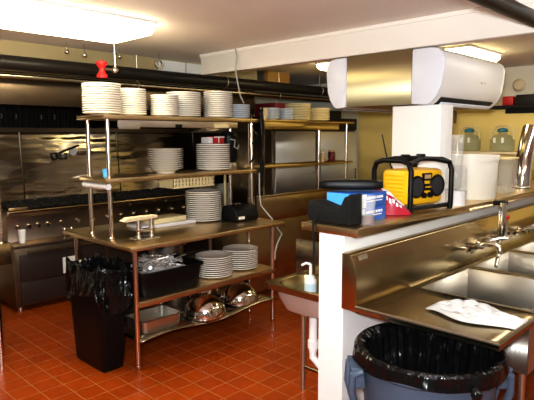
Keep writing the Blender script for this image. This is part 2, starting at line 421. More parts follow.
def stack(x,y,z,d,h,step,desc,group,m='ceramic',kind='plate',what='white dinner plate'):
    me=plate_mesh(d,m,kind); th={'plate':.0235,'deep':.041,'bowl':.052}[kind]
    n=max(2,round((h-th)/step)+1)
    for i in range(n):
        o=bpy.data.objects.new(NAMES[kind],me); COL.objects.link(o)
        o.location=(x+random.uniform(-.002,.002),y+random.uniform(-.002,.002),z+.0005+i*step); o.rotation_euler.z=random.uniform(0,6)
        tag(o,'%s, %s of %s'%(what,order(n-1-i,n),desc),CATS[kind],group)
TOP=1.8155; MID=1.3655
stack(2.00,3.61,TOP,.275,.222,.0168,'the wide leftmost top shelf stack','leftmost stack on the top shelf')
stack(2.27,3.64,TOP,.215,.212,.0165,'the tall narrow top shelf stack','narrow stack on the top shelf',what='small white plate')
stack(2.525,3.58,TOP,.222,.165,.016,'the shortest plate stack on top shelf','short stack on the top shelf',what='white plate')
stack(2.79,3.68,TOP,.288,.215,.0168,'the wide middle top shelf stack','middle stack on the top shelf')
stack(3.10,3.60,TOP,.255,.225,.0168,'the rightmost tall top shelf stack','right tall stack on the top shelf')
stack(3.375,3.62,TOP,.19,.13,.0175,'the stack ending the top shelf','bluish plates at the end of the top shelf','ceramic_blue','plate','small bluish plate')
stack(2.57,3.65,MID,.295,.195,.0175,'the left middle shelf stack','left stack on the middle shelf',kind='deep',what='white soup plate')
stack(3.06,3.63,MID,.298,.232,.0172,'the right middle shelf stack','right stack on the middle shelf')
stack(3.01,3.71,TZ+.001,.32,.262,.0175,'the stack on the table top','stack on the work table')
stack(2.85,3.39,.5005,.31,.18,.0172,'lower shelf stack beside the tub','left stack on the lower shelf')
stack(3.19,3.43,.5005,.315,.18,.0172,'the rightmost lower shelf stack','right stack on the lower shelf')

# ------------------------------------------------------------------ things on the overshelf and table
o=thing('red_box','small red and white box lying on the right plate stack of the middle shelf','box',(3.06,3.63,MID+.234))
MB().box(-.03,.09,-.05,.05,0,.062).build('carton','red',o,.003)
MB().box(.02,.03,-.052,-.05,.004,.058).box(-.03,.09,-.0515,-.05,.05,.06).build('stripe','plas_white',o)
o=MB().box(-.05,-.0,-.05,.05,0,.055).build('tin','plas_white',bevel=.004,loc=(3.02,3.63,MID+.234)); tag(o,'small white carton beside the red box on the plate stack','box')
o=thing('blender','black blender jug on a steel base at the right end of the middle shelf','blender',(3.325,3.72,MID))
MB().lathe([(.0,0),(.075,.0),(.08,.03),(.068,.055),(0,.055)],20).build('base','steel_brush',o)
MB().lathe([(.0,.055),(.065,.055),(.082,.10),(.085,.30),(.0,.30)],20).build('jug','black',o)
MB().lathe([(.0,.30),(.08,.30),(.07,.33),(.02,.345),(0,.345)],20).build('lid','black',o)
MB().tube([(-.05,-.075,.27),(.0,-.088,.26),(-.01,-.09,.2),(.03,-.088,.18),(.06,-.07,.21)],.007,6).build('cord','grout',o)
o=thing('blue_cup','small blue paper cup on the left end of the middle shelf','cup',(2.005,3.60,MID))
MB().lathe([(.0,0),(.02,0),(.026,.06),(.023,.06),(.017,.004),(0,.004)],14).build('cup_wall','ltblue',o)
# cream basket under middle shelf
o=thing('hanging_basket','cream perforated basket hanging under the middle shelf','basket',(2.62,3.62,1.335))
def basket():
    mb=MB()
    for k in range(13): mb.box(k*.035,k*.035+.024,0,.006,-.10,-.002)
    for z in (-.10,-.066,-.032,-.008): mb.box(0,.444,-.001,.007,z,z+.008)
    mb.box(0,.444,0,.2,-.104,-.098); mb.box(0,.006,0,.2,-.1,-.002); mb.box(.438,.444,0,.2,-.1,-.002)
    return mb
basket().build('basket_mesh','cream',o)
# black appliance on the table
o=thing('label_printer','low black appliance with a sloped front on the right of the work table','appliance',(3.26,3.50,TZ),-.0)
MB().prism([(-.13,0),(-.15,.04),(-.12,.11),(-.03,.145),(.10,.135),(.13,.06),(.13,0)],'x',-.16,.14).build('body','black',o,.012)
MB().box(-.14,-.06,-.153,-.149,.025,.05).build('label_plate','paper',o)
MB(rot(0,(0,0,0))).lathe([(0,0),(.045,0),(.04,.01),(0,.01)],18,(-.02,.03,.143)).build('dial','steel_dark',o)
o.scale=(.9,.75,1)
# food cutter
o=thing('vegetable_cutter','table-mounted cutter with two steel uprights and a long pale handle on the work table','cutter',(2.16,3.36,TZ),.1)
MB().box(-.08,.10,-.07,.07,.0,.012).build('base','steel_brush',o,.003)
for x in (-.05,.07): MB().tube([(x,0,.012),(x,0,.145)],.014,12).lathe([(.021,0),(.021,.02)],12,(x,0,.012)).lathe([(.02,0),(.02,.02)],12,(x,0,.07)).build('upright','steel_brush',o)
MB().box(-.065,.085,-.02,.02,.06,.075).build('blade_block','chrome',o,.003)
MB().prism([(-.20,.155),(-.18,.145),(.10,.145),(.12,.155),(.10,.17),(-.15,.175)],'y',-.03,.03).build('handle','board',o,.006)
MB().tube([(.10,0,.155),(.13,0,.175),(.15,0,.17)],.008,8).build('pivot','black',o)
o=MB(rot(-.05)).box(-.28,.26,-.12,.12,0,.028).build('cutting_board','plas_white',bevel=.006,loc=(2.62,3.78,TZ+.001)); tag(o,'long white cutting board lying on the work table behind the cutter','cutting board')
o=MB(rot(.06)).box(-.2,.15,-.1,.1,0,.04).build('food_box','cream',bevel=.006,loc=(2.66,3.80,TZ+.030)); tag(o,'pale flat box lying on the white cutting board','box')

# cables round the right post
PX,PY=3.415,3.51
def helix(x,y,z0,z1,r,turns,n=70,ph=0,wob=.0):
    return [(x+(r+wob*math.sin(7.3*t*turns))*math.cos(ph+2*PI*turns*t),y+(r+wob*math.cos(5.1*t*turns))*math.sin(ph+2*PI*turns*t),z0+(z1-z0)*t) for t in [i/n for i in range(n+1)]]
o=MB().tube([(PX+.02,PY-.03,.92),(PX+.035,PY-.02,1.0),(PX+.02,PY-.03,1.1),(PX+.05,PY-.02,1.2),(PX+.03,PY-.085,1.3),(PX+.05,PY-.085,1.37),(PX+.03,PY-.085,1.45)],.009,6).tube(helix(PX+.02,PY-.01,1.38,1.78,.026,2.5,ph=1,wob=.012),.010,6).tube([(PX+.05,PY-.085,1.2),(PX+.065,PY-.085,1.4),(PX+.045,PY-.085,1.55),(PX+.075,PY-.085,1.7),(PX+.05,PY-.085,1.86),(PX+.03,PY-.085,1.9)],.010,6).tube([(PX+.03,PY-.09,1.30),(PX+.035,PY-.085,1.45),(PX+.06,PY-.085,1.6),(PX+.035,PY-.085,1.78),(PX+.06,PY-.085,1.92),(PX+.04,PY-.085,1.83)],.011,6).build('power_cable','black')
tag(o,'black power cable wound round the right front post of the overshelf','cable')
o=MB().tube([(3.33,3.62,2.435),(3.33,3.60,2.37),(3.31,3.60,2.25),(3.34,3.60,2.12),(3.37,3.60,2.02),(3.41,3.60,1.96)],.007,6).build('hanging_cable','grout')
tag(o,'thin white cable hanging from the ceiling to the bluish plates on the top shelf','cable')
o=MB().tube([(3.435,3.43,1.33),(3.43,3.425,1.15),(3.445,3.42,1.03),(3.455,3.33,.95),(3.475,3.31,.918),(3.485,3.30,.88),(3.44,3.16,.80),(3.34,3.12,.74),(3.31,3.12,.66),(3.315,3.125,.60)],.007,8).build('grey_cord','grout')
tag(o,'grey cord draping over the right end of the work table','cord')

# ------------------------------------------------------------------ lower shelves of the table
o=thing('bus_tub','black plastic bus tub full of cutlery on the left of the lower shelf','tub',(2.325,3.43,.5005))
a,b=.285,.205
mb=MB(); mb.tbox((-a+.02,a-.02,-b+.02,b-.02),(-a,a,-b,b),0,.175)
inner=(-a+.014,a-.014,-b+.014,b-.014)
mb2=MB(); 
def tubmesh(o):
    v=[];
    mb=MB()
    rings=[(a-.03,b-.03,.0),(a-.02,b-.02,.02),(a,b,.17),(a+.015,b+.015,.17),(a+.015,b+.015,.185),(a-.008,b-.008,.185),(a-.026,b-.026,.02),(0,0,.02)]
    def fn(u,w):
        k=w*(len(rings)-1); i=int(round(k)); ra,rb,z=rings[i]
        t=u*2*PI; c,s=math.cos(t),math.sin(t); p=.22
        return (ra*math.copysign(abs(c)**p,c),rb*math.copysign(abs(s)**p,s),z)
    mb.grid(fn,48,len(rings),True)
    mb.box(-a+.04,a-.04,-b+.04,b-.04,.0,.008)
    return mb
tubmesh(o).build('tub_wall','black',o)
fk=MB().tube([(-.09,0,0),(-.02,0,.004),(.02,0,0)],[.011,.006,.005],6)
fk.grid(lambda u,v:(.02+.07*u,(v-.5)*.044*math.sin(PI*min(1,.15+u*.8)),.012*math.sin(u*PI)-.004),8,5)
spoon=fk.build('spoon','foil',solid=.002)
fk=MB().tube([(-.09,0,0),(-.02,0,.004),(.02,0,0)],[.011,.006,.005],6).box(.02,.05,-.014,.014,-.002,.002)
for y in (-.009,-.003,.003,.009): fk.box(.05,.09,y-.0015,y+.0015,-.001,.002)
fork=fk.build('fork','foil')
fk=MB().tube([(-.1,0,0),(-.01,0,0)],[.009,.010],6).box(-.01,.11,-.013,.013,-.001,.001)
knife=fk.build('table_knife','foil')
protos=[spoon,fork,knife]; used=set()
for k in range(90):
    p=protos[k%3]
    if k<3: c=p
    else: c=p.copy(); COL.objects.link(c)
    lay=k//30
    c.location=(2.325+random.uniform(-.19,.17)*(1-.18*lay),3.43+random.uniform(-.12,.12)*(1-.2*lay),.615+lay*.045+random.uniform(0,.035))
    c.rotation_euler=(random.uniform(-.5,.5),random.uniform(-.33,.33),random.uniform(0,6.28))
    tag(c,'steel %s heaped in the black bus tub'%('spoon','fork','knife')[k%3],('spoon','fork','knife')[k%3],('spoons','forks','knives')[k%3]+' heaped in the black tub')
def pot(x,y,z,r,h,label,m='steel_brush',name='stock_pot'):
    o=thing(name,label,'pot',(x,y,z))
    MB().lathe([(0,0),(r-.01,0),(r,.012),(r,h),(r+.008,h+.004),(r-.004,h),(r-.006,.012),(0,.01)],32).build('pot_body',m,o)
    for s in (-1,1): MB().tube([(s*r,-.04,h*.75),(s*(r+.035),-.035,h*.76),(s*(r+.035),.035,h*.76),(s*r,.04,h*.75)],.007,8).build('handle',m,o)
    return o
pot(2.70,3.86,.5005,.15,.27,'steel stock pot behind the black tub on the lower shelf')
pot(2.63,3.66,.216,.11,.215,'tall grey steel pot standing on the bottom shelf behind the dome lids')
def hotel_pan(x,y,z,rz,label,L=.36,Wd=.26,D=.10,name='steel_pan'):
    mb=MB(); a,b=L/2,Wd/2
    rings=[(0,0,0),(a-.03,b-.03,0),(a-.015,b-.015,.015),(a-.008,b-.008,D),(a+.012,b+.012,D+.002),(a+.012,b+.012,D-.004),(a-.005,b-.005,D-.004),(a-.012,b-.012,.012),(a-.03,b-.03,-.003),(0,0,-.003)]
    def fn(u,w):
        ra,rb,zz=rings[int(round(w*(len(rings)-1)))]; t=u*2*PI; c,s=math.cos(t),math.sin(t); p=.25
        return (ra*math.copysign(abs(c)**p,c),rb*math.copysign(abs(s)**p,s),zz+.003)
    mb.grid(fn,40,len(rings),True)
    o=mb.build(name,'steel_brush',loc=(x,y,z)); o.rotation_euler.z=rz; return tag(o,label,'pan',None)
hotel_pan(2.23,3.37,.222,.02,'rectangular steel pan at the front left of the bottom shelf')
hotel_pan(2.24,3.91,.222,.0,'rectangular steel pan at the back left of the bottom shelf',D=.12)
def bowl(x,y,z,r,h,label,tilt=(0,0,0)):
    o=MB().lathe([(0,0),(r*.4,0),(r*.75,h*.4),(r*.97,h*.9),(r,h),(r*1.03,h*1.02),(r*.96,h*.97),(r*.73,h*.45),(r*.38,.006),(0,.006)],32).build('mixing_bowl','chrome',loc=(x,y,z))
    o.rotation_euler=tilt; return tag(o,label,'bowl')
bowl(2.365,3.642,.224,.122,.10,'shiny steel mixing bowl behind the front pan on the bottom shelf',(.0,.0,0))
def dome(x,y,z,r,h,label,tilt):
    o=thing('dome_lid',label,'lid',(x,y,z),0,'dome lids on the bottom shelf'); o.rotation_euler=tilt
    prof=[(r*1.06,0),(r*1.06,.012),(r,.014)]+[(r*math.cos(t),.014+(h-.014)*math.sin(t)) for t in [k*PI/20 for k in range(1,10)]]+[(0,h)]
    MB().lathe(prof,36).build('dome_shell','chrome',o)
    MB().tube([(-.035,0,h-.004),(-.03,0,h+.025),(.03,0,h+.025),(.035,0,h-.004)],.006,8).build('handle','chrome',o)
dome(2.70,3.335,.222,.170,.155,'polished dome lid nearest the tall pot, at the front of the bottom shelf',(.03,-.03,0))
dome(3.13,3.38,.222,.17,.16,'polished dome lid at the right end of the bottom shelf',(.02,.02,0))
dome(3.03,3.74,.222,.15,.18,'polished dome lid at the back of the bottom shelf between the other two',(-.1,.0,0))
dome(2.60+.02,3.93,.222,.12,.12,'small polished dome lid behind the tall grey pot',(-.05,.05,0))
o=MB().box(-.06,.06,-.06,.06,0,.15).build('red_carton','dkred',bevel=.004,loc=(2.88,3.97,.222)); tag(o,'red carton at the back of the bottom shelf','box')

# ------------------------------------------------------------------ black bin with liner
B=thing('waste_bin','tall black rectangular waste bin with bin liner at the left end of the table','waste bin',(1.868,3.555,0))
def rect_ring(u,a,b,p=.25):
    t=u*2*PI; c,s=math.cos(t),math.sin(t)
    return a*math.copysign(abs(c)**p,c), b*math.copysign(abs(s)**p,s)
rings=[(0,0,0),(.082,.205,0),(.09,.215,.015),(.108,.265,.68),(.113,.272,.685),(.113,.272,.71),(.104,.262,.71),(.08,.2,.03),(0,0,.03)]
def fn(u,w):
    a,b,z=rings[int(round(w*(len(rings)-1)))]; x,y=rect_ring(u,a,b); return (x,y,z)
MB().grid(fn,56,len(rings),True).build('bin_body','black',B)
def noise(a,b,c): 
    return math.sin(a*3.1+1.3*b)+.6*math.sin(a*7.7-2.1*b+c)+.4*math.sin(a*15.3+4.7*b+2*c)
def liner(u,w):
    n=noise(u*2*PI,w*3,.5)
    if w<.28:   # inside
        t=w/.28; a,b=.080+.02*t,.228+.03*t; z=.42+.30*t
        x,y=rect_ring(u,a,b); return (x+.004*n,y+.004*n,z)
    if w<.42:
        t=(w-.28)/.14; a,b=.100+.018*t,.258+.024*t; x,y=rect_ring(u,a,b)
        return (x,y,.72+.035*math.sin(t*PI)+.022*n*math.sin(t*PI)+.01*math.sin(u*2*PI*2+1))
    t=(w-.42)/.58; a,b=.118+.006*t,.272+.030*t; x,y=rect_ring(u,a,b,.35)
    k=1+.07*n*(.3+t); L=.23+.05*math.sin(u*2*PI*3+1)+.03*math.sin(u*2*PI*7)
    return (min(x*k,.126),y*k,.72-L*t)
MB().grid(liner,110,24,True).build('bin_liner','bag',B)

# ------------------------------------------------------------------ prep counter and second overshelf, refrigerators
o=thing('prep_counter','brown-looking steel prep counter behind the work table end','counter',(3.60,3.76,0))
MB().box(0,1.9,.0,.55,.08,.80).build('cabinet','steel_top',o,.005)
MB().box(-.02,1.92,.03,.57,.80,.83).build('worktop','steel_top',o,.005)
MB().box(0,1.9,-.02,.0,.80,1.06).box(0,1.9,-.025,.005,1.045,1.07).build('back_panel','steel_top',o,.004)
for x in (.05,1.85):
    for y in (.06,.5): MB().tube([(x,y,0),(x,y,.08)],.02).build('leg','steel_brush',o)
O2=thing('overshelf','second two-tier overshelf on posts to the right of the work table','shelf',(3.90,3.81,.83))
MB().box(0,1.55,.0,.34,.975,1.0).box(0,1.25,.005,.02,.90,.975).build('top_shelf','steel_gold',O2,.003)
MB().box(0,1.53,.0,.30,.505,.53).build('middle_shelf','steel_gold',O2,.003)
for x in (.93,1.46):
    for y in (.05,): MB().tube([(x,y,0),(x,y,.505)],.016,12).tube([(x,y,.53),(x,y,.975)],.016,12).build('post','post',O2)
for y in (.05,.27): MB().tube([(.03,y,0),(.03,y,.505)],.014,12).tube([(.03,y,.53),(.03,y,.975)],.014,12).build('post','steel_dark',O2)
T2=1.8305
def cups(x,y,z,r,h,m,label,name='cup_stack'):
    pass
stack(3.98,3.90,T2,.085,.11,.022,'the second overshelf narrow end stack','cream cups on the second overshelf','cream','bowl','small cream cup')
stack(4.13,3.93,T2,.16,.115,.0165,'the second overshelf left bluish stack','left bluish stack on the second overshelf','ceramic_blue','plate','small bluish plate')
stack(4.33,3.91,T2,.16,.115,.0165,'the second overshelf right bluish stack','right bluish stack on the second overshelf','ceramic_blue','plate','small bluish plate')
stack(4.62,4.00,T2,.29,.18,.018,'the second overshelf wide middle stack','wide stack on the second overshelf','cream','plate','cream plate')
stack(4.98,3.98,T2,.25,.155,.018,'the second overshelf right end stack','right stack on the second overshelf','cream','plate','cream plate')
o=thing('sauce_bottle','small tan sauce bottle on the middle shelf of the second overshelf','bottle',(4.95,3.90,1.36))
MB().lathe([(0,0),(.028,0),(.028,.07),(.012,.095),(.012,.1),(0,.1)],14).build('bottle_body','tan',o); MB().lathe([(.014,.1),(.014,.12),(0,.12)],12).build('cap','cream',o)
o=thing('sauce_jar','dark red sauce jar on the middle shelf of the second overshelf','jar',(5.12,3.90,1.36))
MB().lathe([(0,0),(.042,0),(.045,.02),(.045,.10),(.035,.115),(0,.115)],16).build('jar_body','cola',o); MB().lathe([(.037,.115),(.037,.135),(0,.135)],16).build('lid','tan',o)
for i,(x0,x1,lab) in enumerate(((4.72,5.52,'stainless reach-in refrigerator seen between the overshelf tiers, nearer the range'),(5.56,6.44,'stainless reach-in refrigerator in the far corner'))):
    r=thing('refrigerator',lab,'refrigerator',(x0,4.45,0),0,'reach-in refrigerators')
    w_=x1-x0
    MB().box(0,w_,.05,.8,.1,1.9).build('body','steel_dark',r,.005)
    d=MB().box(.02,w_-.02,.0,.05,.14,1.72).build('door','steel_cool',r,.006)
    MB().tube([(w_-.07,-.03,.9),(w_-.07,-.03,1.2)],.012).tube([(w_-.07,-.03,.92),(w_-.07,.0,.92)],.009).tube([(w_-.07,-.03,1.18),(w_-.07,.0,1.18)],.009).build('handle','chrome',d)
    MB().box(0,w_,.01,.05,1.74,1.9).build('vent_panel','cave',r,.004)
    for x in (.06,w_-.06):
        for y in (.1,.74): MB().tube([(x,y,0),(x,y,.1)],.025).build('leg','black',r)
for i,(x,w_,h,m,l) in enumerate(((4.76,.28,.16,'dkred','dark red carton on the nearer refrigerator, left of the two'),(5.10,.24,.13,'dkred','dark red carton on the nearer refrigerator, right of the two'),(5.7,.4,.10,'cave','black carton on the far refrigerator'))):
    o=MB().box(0,w_,0,.35,0,h).build('carton',m,bevel=.006,loc=(x,4.48,1.9005)); tag(o,l,'box')
o=MB().box(0,.40,0,.08,0,.15).build('wooden_box','wood',bevel=.006,loc=(4.73,4.57,2.305)); tag(o,'varnished wooden box fixed above the pipes under the ceiling','box')
for zz in ():pass
# dark gas pipe behind table
o=MB().tube([(4.42,5.02,0),(4.42,5.02,1.45),(4.42,5.3,1.45)],.018,10).build('gas_pipe','cream'); tag(o,'upright yellow gas pipe between the range and the refrigerator','pipe')

# ------------------------------------------------------------------ ledge over the divider wall
Lg=thing('counter_ledge','long stainless counter ledge capping the white divider wall','counter',(2.185,1.50,1.158))
mb=MB(); mb.box(0,1.21,0,.365,0,.042); mb.box(1.21,1.395,0,.178,0,.042); mb.box(1.395,4.29,0,.365,0,.042)
mb.build('ledge_top','table_steel',Lg,.004)
ZL=1.2005
# black camera case with strap
o=thing('camera_case','black soft case with a strap hanging over the end of the counter ledge','case',(2.285,1.72,ZL))
def case(u,v):
    t=u*2*PI; c,s=math.cos(t),math.sin(t)
    y=-.135+.27*v; k=1 if 0<v<1 else .86
    hh=.052*(1-.15*math.sin(v*5))+(.028 if v<.22 else 0)
    e=.45
    return (.065*k*math.copysign(abs(c)**e,c),y,hh+hh*k*math.copysign(abs(s)**e,s))
mb=MB().grid(case,24,10,True)
n=10
mb.f.append(tuple(k*n for k in range(24))); mb.mi.append(0); mb.f.append(tuple(k*n+n-1 for k in reversed(range(24)))); mb.mi.append(0)
mb.build('case_body','black_soft',o)
MB().box(-.06,.05,-.150,-.128,.004,.165).build('flap','black_soft',o,.012)
MB().tube([(-.06,.06,.03),(-.106,.055,.010),(-.114,.05,-.03),(-.116,.04,-.12),(-.113,.043,-.20),(-.117,.038,-.26)],.006,6).build('strap','black_soft',o)
# blue boxes
def blue_box(z,label,dx,rz):
    o=thing('glove_box',label,'box',(2.482+dx,1.715,z),rz,'boxes stacked on the counter ledge')
    MB().box(-.125,.125,-.115,.115,0,.076).build('carton','blue',o,.003)
    MB().box(-.127,-.125,-.112,.112,.004,.072).build('end_panel','ltblue',o)
    mb=MB()
    for k in range(7): mb.box(-.075+k*.024,-.058+k*.024,-.117,-.115,.044,.058)
    mb.box(-.075,.08,-.117,-.115,.030,.036)
    mb.build('print','plas_white',o)
    MB().box(-.124,-.085,-.1165,-.115,.002,.074).build('corner_panel','plas_white',o)
blue_box(ZL,'blue and white carton on the ledge, lower of the stacked pair',.0,0)
blue_box(ZL+.0775,'blue and white carton, upper of the stacked pair under the black tray',.005,.03)
o=thing('black_tray','long black pouch resting on top of the blue cartons','pouch',(2.47,1.745,ZL+.156),.62)
def tray(u,v):
    t=u*2*PI; c,s=math.cos(t),math.sin(t); y=-.175+.35*v
    k=math.sin(PI*(.2+.6*v))**.5*(.8 if v in (0,1) else 1)
    return (.048*k*math.copysign(abs(c)**.5,c),y,.032+.032*k*math.copysign(abs(s)**.35,s)*(.8 if s<0 else 1))
mb=MB().grid(tray,20,14,True); n=14
mb.f.append(tuple(k*n for k in range(20))); mb.mi.append(0); mb.f.append(tuple(k*n+n-1 for k in reversed(range(20)))); mb.mi.append(0)
mb.build('pouch_body','black',o)
MB(rot(0,(-.02,-.155,.055))).lathe([(0,0),(.008,0),(.008,.006),(0,.006)],10).build('snap','chrome',o)
# cup with drink
o=thing('drink_cup','clear plastic cup with dark red drink at the corner of the ledge','cup',(2.345,1.545,ZL))
MB().lathe([(0,0),(.032,0),(.042,.155),(.0395,.155),(.030,.005),(0,.005)],24).build('cup_wall','clear',o)
MB().lathe([(0,.006),(.0295,.006),(.0325,.05),(0,.05)],24).build('drink','cola',o)
# red bag
o=thing('snack_bag','red and white plastic bag slumped between the blue cartons and the yellow radio','bag',(2.735,1.695,ZL),-.96)
def bagf(u,v,off=0):   # u along the bag, v round its section (0 bottom front .. 1 bottom back)
    x=-.15+.30*u; e=min(1,(math.sin(PI*u)+.02))**.35
    hgt=(.25-.20*u)*e; wd=.068*(.55+.45*e)
    t=PI*v; c,sn=math.cos(t),math.sin(t); q=.5
    y=-wd*math.copysign(abs(c)**q,c); z=.003+hgt*abs(sn)**q
    w_=.006*noise(u*9,v*5,1)*e*sn
    return (x+.012*math.sin(v*9)*(1-e),y-(w_+off)*c,z+(w_+off)*abs(sn)+.0)
mb=MB().grid(bagf,26,22); mb.grid(lambda u,v:(-.15+.30*u,-.068*(.55+.45*min(1,math.sin(PI*u)+.02)**.35)*(1-2*v),.003),26,2); mb.build('bag_body','crimson',o)
MB().grid(lambda u,v:bagf(.03+.94*u,.30+.5*v,.003),22,12).build('white_band','plas_white',o)
mb=MB()
for k in range(6):
    mb.grid(lambda u,v,k=k:bagf(.46+.065*k+.042*u,.10+.10*v+.03*(k%2),.003),3,4)
mb.build('lettering','plas_white',o)
o=MB().box(-.07,.09,-.025,.025,0,.15).box(-.05,.10,-.02,.02,.15,.165).build('folded_cloth','teal',bevel=.012,loc=(2.66,1.845-.02,ZL+0)); o.location=(2.735,1.865,ZL); o.scale=(.8,.6,1.08)
tag(o,'folded teal cloth standing behind the red bag on the ledge','cloth')

# radio
Rd=thing('jobsite_radio','yellow and black jobsite radio with roll-cage frame on the counter ledge','radio',(3.08,1.70,ZL),-.17)
w,d,h=.175,.105,.27
MB().box(-w,w,-d,d,.035,.255).build('housing','yellow',Rd,.03)
mb=MB()
for k in range(7): mb.box(-w-.004,-w+.01,-d+.03,d-.03,.07+k*.024,.082+k*.024)
mb.build('side_ribs','yellow',Rd,.002)
for x in (-.098,.098):
    sp=MB(rot(0,(x,-d,.15),PI/2)).lathe([(0,.0),(.066,.0),(.07,.008),(.066,.016),(.056,.012),(0,.012)],28).build('speaker','black',Rd)
    MB(rot(0,(x,-d-.013,.15),PI/2)).lathe([(0,.004),(.03,.003),(.056,.0),(.056,-.002),(0,-.002)],24).build('grille','screen',sp)
MB().box(-.034,.034,-d-.012,-d,.125,.165).build('name_plate','black',Rd,.003)
MB().box(-.045,.045,-d-.010,-d,.185,.232).build('display_panel','black',Rd,.004)
MB().box(-.03,.03,-d-.012,-d-.009,.198,.222).build('screen','tan',Rd)
for x in (-.03,.03): MB(rot(0,(x,-d,.095),PI/2)).lathe([(.018,0),(.016,.02),(0,.02)],16).build('knob','black',Rd)
tx=bpy.data.curves.new('name_text','FONT'); tx.body='DEWALT'; tx.size=.0165; tx.extrude=.001; tx.align_x='CENTER'; tx.align_y='CENTER'
to=bpy.data.objects.new('tmp_text',tx); COL.objects.link(to); bpy.context.view_layer.update()
me=bpy.data.meshes.new_from_object(to.evaluated_get(bpy.context.evaluated_depsgraph_get())); bpy.data.objects.remove(to)
me.materials.clear(); me.materials.append(M['yellow'])
lo=bpy.data.objects.new('lettering',me); COL.objects.link(lo); lo.parent=Rd; lo.location=(0,-d-.0135,.145); lo.rotation_euler=(PI/2,0,0)
def bar(pts,r=.016): return MB().tube(pts,r,10)
for x in (-w-.022,w+.022):
    p=[(x,-d-.035,.0),(x,-d-.04,.05),(x,-d-.04,.25),(x,-d-.02,.295),(x,-d+.03,.31),(x,d-.03,.31),(x,d+.02,.295),(x,d+.04,.25),(x,d+.04,.05),(x,d+.035,.0)]
    bar(p).build('cage_frame','black',Rd)
for y in (-d-.03,d+.03):
    bar([(-w-.022,y,.292),(-.06,y*.75,.318),(.06,y*.75,.318),(w+.022,y,.292)],.014).build('cage_bar','black',Rd)
for y in (-d-.03,d+.03): bar([(-w-.022,y,.025),(w+.022,y,.025)],.014).build('cage_bar','black',Rd)
MB().box(-.08,.08,-.025,.025,.30,.335).box(-.09,-.06,-.03,.03,.33,.345).box(.06,.09,-.03,.03,.33,.345).build('carry_handle','black',Rd,.008)
MB().tube([(-.10,.08,.25),(-.135,.10,.33),(-.16,.12,.47)],[.006,.005,.0035],8).build('antenna','black',Rd)

# tubs and containers on the ledge
o=thing('white_tub','small white plastic tub right of the radio on the ledge','tub',(3.43,1.575,ZL))
MB().lathe([(0,0),(.062,0),(.066,.09),(.07,.10),(0,.10)],28).build('tub_body','plas_white',o)
o=thing('clear_jar','wide clear plastic jar standing on the small white tub','jar',(3.43,1.575,ZL+.1005))
MB().lathe([(0,0),(.06,0),(.068,.02),(.068,.13),(.058,.165),(.055,.165),(.064,.128),(.064,.02),(0,.005)],28).build('jar_wall','clear',o)
o=MB().lathe([(0,0),(.03,0),(.045,.36),(.043,.36),(.028,.005),(0,.005)],24).build('clear_cup','clear',loc=(3.43,1.575,ZL+.106)); tag(o,'tall clear plastic tumbler standing inside the wide clear jar','cup')
o=thing('white_bucket','large white plastic bucket on the counter ledge','bucket',(3.93,1.685,ZL))
MB().lathe([(0,0),(.168,0),(.173,.01),(.181,.28),(.190,.28),(.191,.315),(.184,.32),(.176,.315),(.166,.015),(0,.012)],36).build('bucket_body','tub_white',o)
o=thing('measuring_container','clear square measuring container with red marks on the ledge','container',(4.47,1.66,ZL))
mb=MB()
a=.085
for z0,s in ((0,1),):
    mb.box(-a,a,-a,-a+.004,0,.27).box(-a,a,a-.004,a,0,.27).box(-a,-a+.004,-a,a,0,.27).box(a-.004,a,-a,a,0,.27).box(-a,a,-a,a,0,.005)
mb.build('container_wall','clear',o)
MB().box(-a-.008,a+.008,-a-.008,a+.008,.27,.285).build('lid','cream',o,.003)
for k in range(8): MB().box(-.03,-.03+(.02 if k%2 else .035),-a-.0015,-a,.04+k*.025,.044+k*.025).build('mark','red',o)
def canister(x,y,r,h,label,lean):
    o=thing('steel_canister',label,'canister',(x,y,ZL)); 
    pts=[(lean*(t**2)*.16,0,t*h) for t in [k/10 for k in range(11)]]
    MB().tube(pts,r,24).build('canister_body','chrome',o)
    MB().lathe([(r,0),(r+.006,.004),(r+.006,.014),(r,.018)],24,(0,0,.0)).build('rim','steel_brush',o)
canister(4.93,1.66,.072,.52,'tall polished steel canister leaning right at the right edge of the photo',1.0)

# ------------------------------------------------------------------ air conditioners on the box under the beam
o=thing('duct_box','stainless-clad box under the beam between the two air conditioners','duct',(3.36,1.885,1.875))
MB().box(0,1.05,0,.54,0,.372).build('cladding','steel_strip',o,.002)
def ac(y0,sgn,label,sc):
    r=thing('air_conditioner',label,'air conditioner',(3.352,y0,1.87),0,'wall air conditioners')
    P=[(0,0.005),(.115,-.005),(.15,.015),(.19,.06),(.218,.12),(.232,.22),(.236,.29),(.222,.335),(.185,.363),(.13,.372),(0,.372)]
    P=[(-sgn*p*sc,q) for p,q in P]
    MB().prism(P,'x',0,.03).build('end_cap','ac_cap',r,.012)
    P2=[(p*.975,.004+q*.985) for p,q in P]
    MB().prism(P2,'x',.031,1.02).build('casing','ac_white',r,.004)
    MB().prism([(p*.985,.004+q*.985) for p,q in P],'x',1.021,1.05).build('end_cap','ac_white',r,.01)
    MB().prism([(-sgn*sc*.130,-.004),(-sgn*sc*.180,.044),(-sgn*sc*.176,.050),(-sgn*sc*.126,.004)],'x',.09,.96).build('air_slot','cave',r)
    MB().prism([(-sgn*sc*.142,-.002),(-sgn*sc*.160,.020),(-sgn*sc*.166,.015),(-sgn*sc*.147,-.008)],'x',.12,.94).build('louver','ac_cap',r,.002)
    MB().box(.62,.70,-sgn*sc*.226-.002,-sgn*sc*.226+.002,.17,.18).build('emblem','steel_brush',r)
ac(1.883,1,'white air conditioner on the right side of the steel box, its front facing right',1.0)
ac(2.4255,-1,'white air conditioner on the left side of the steel box, only its end visible',.80)

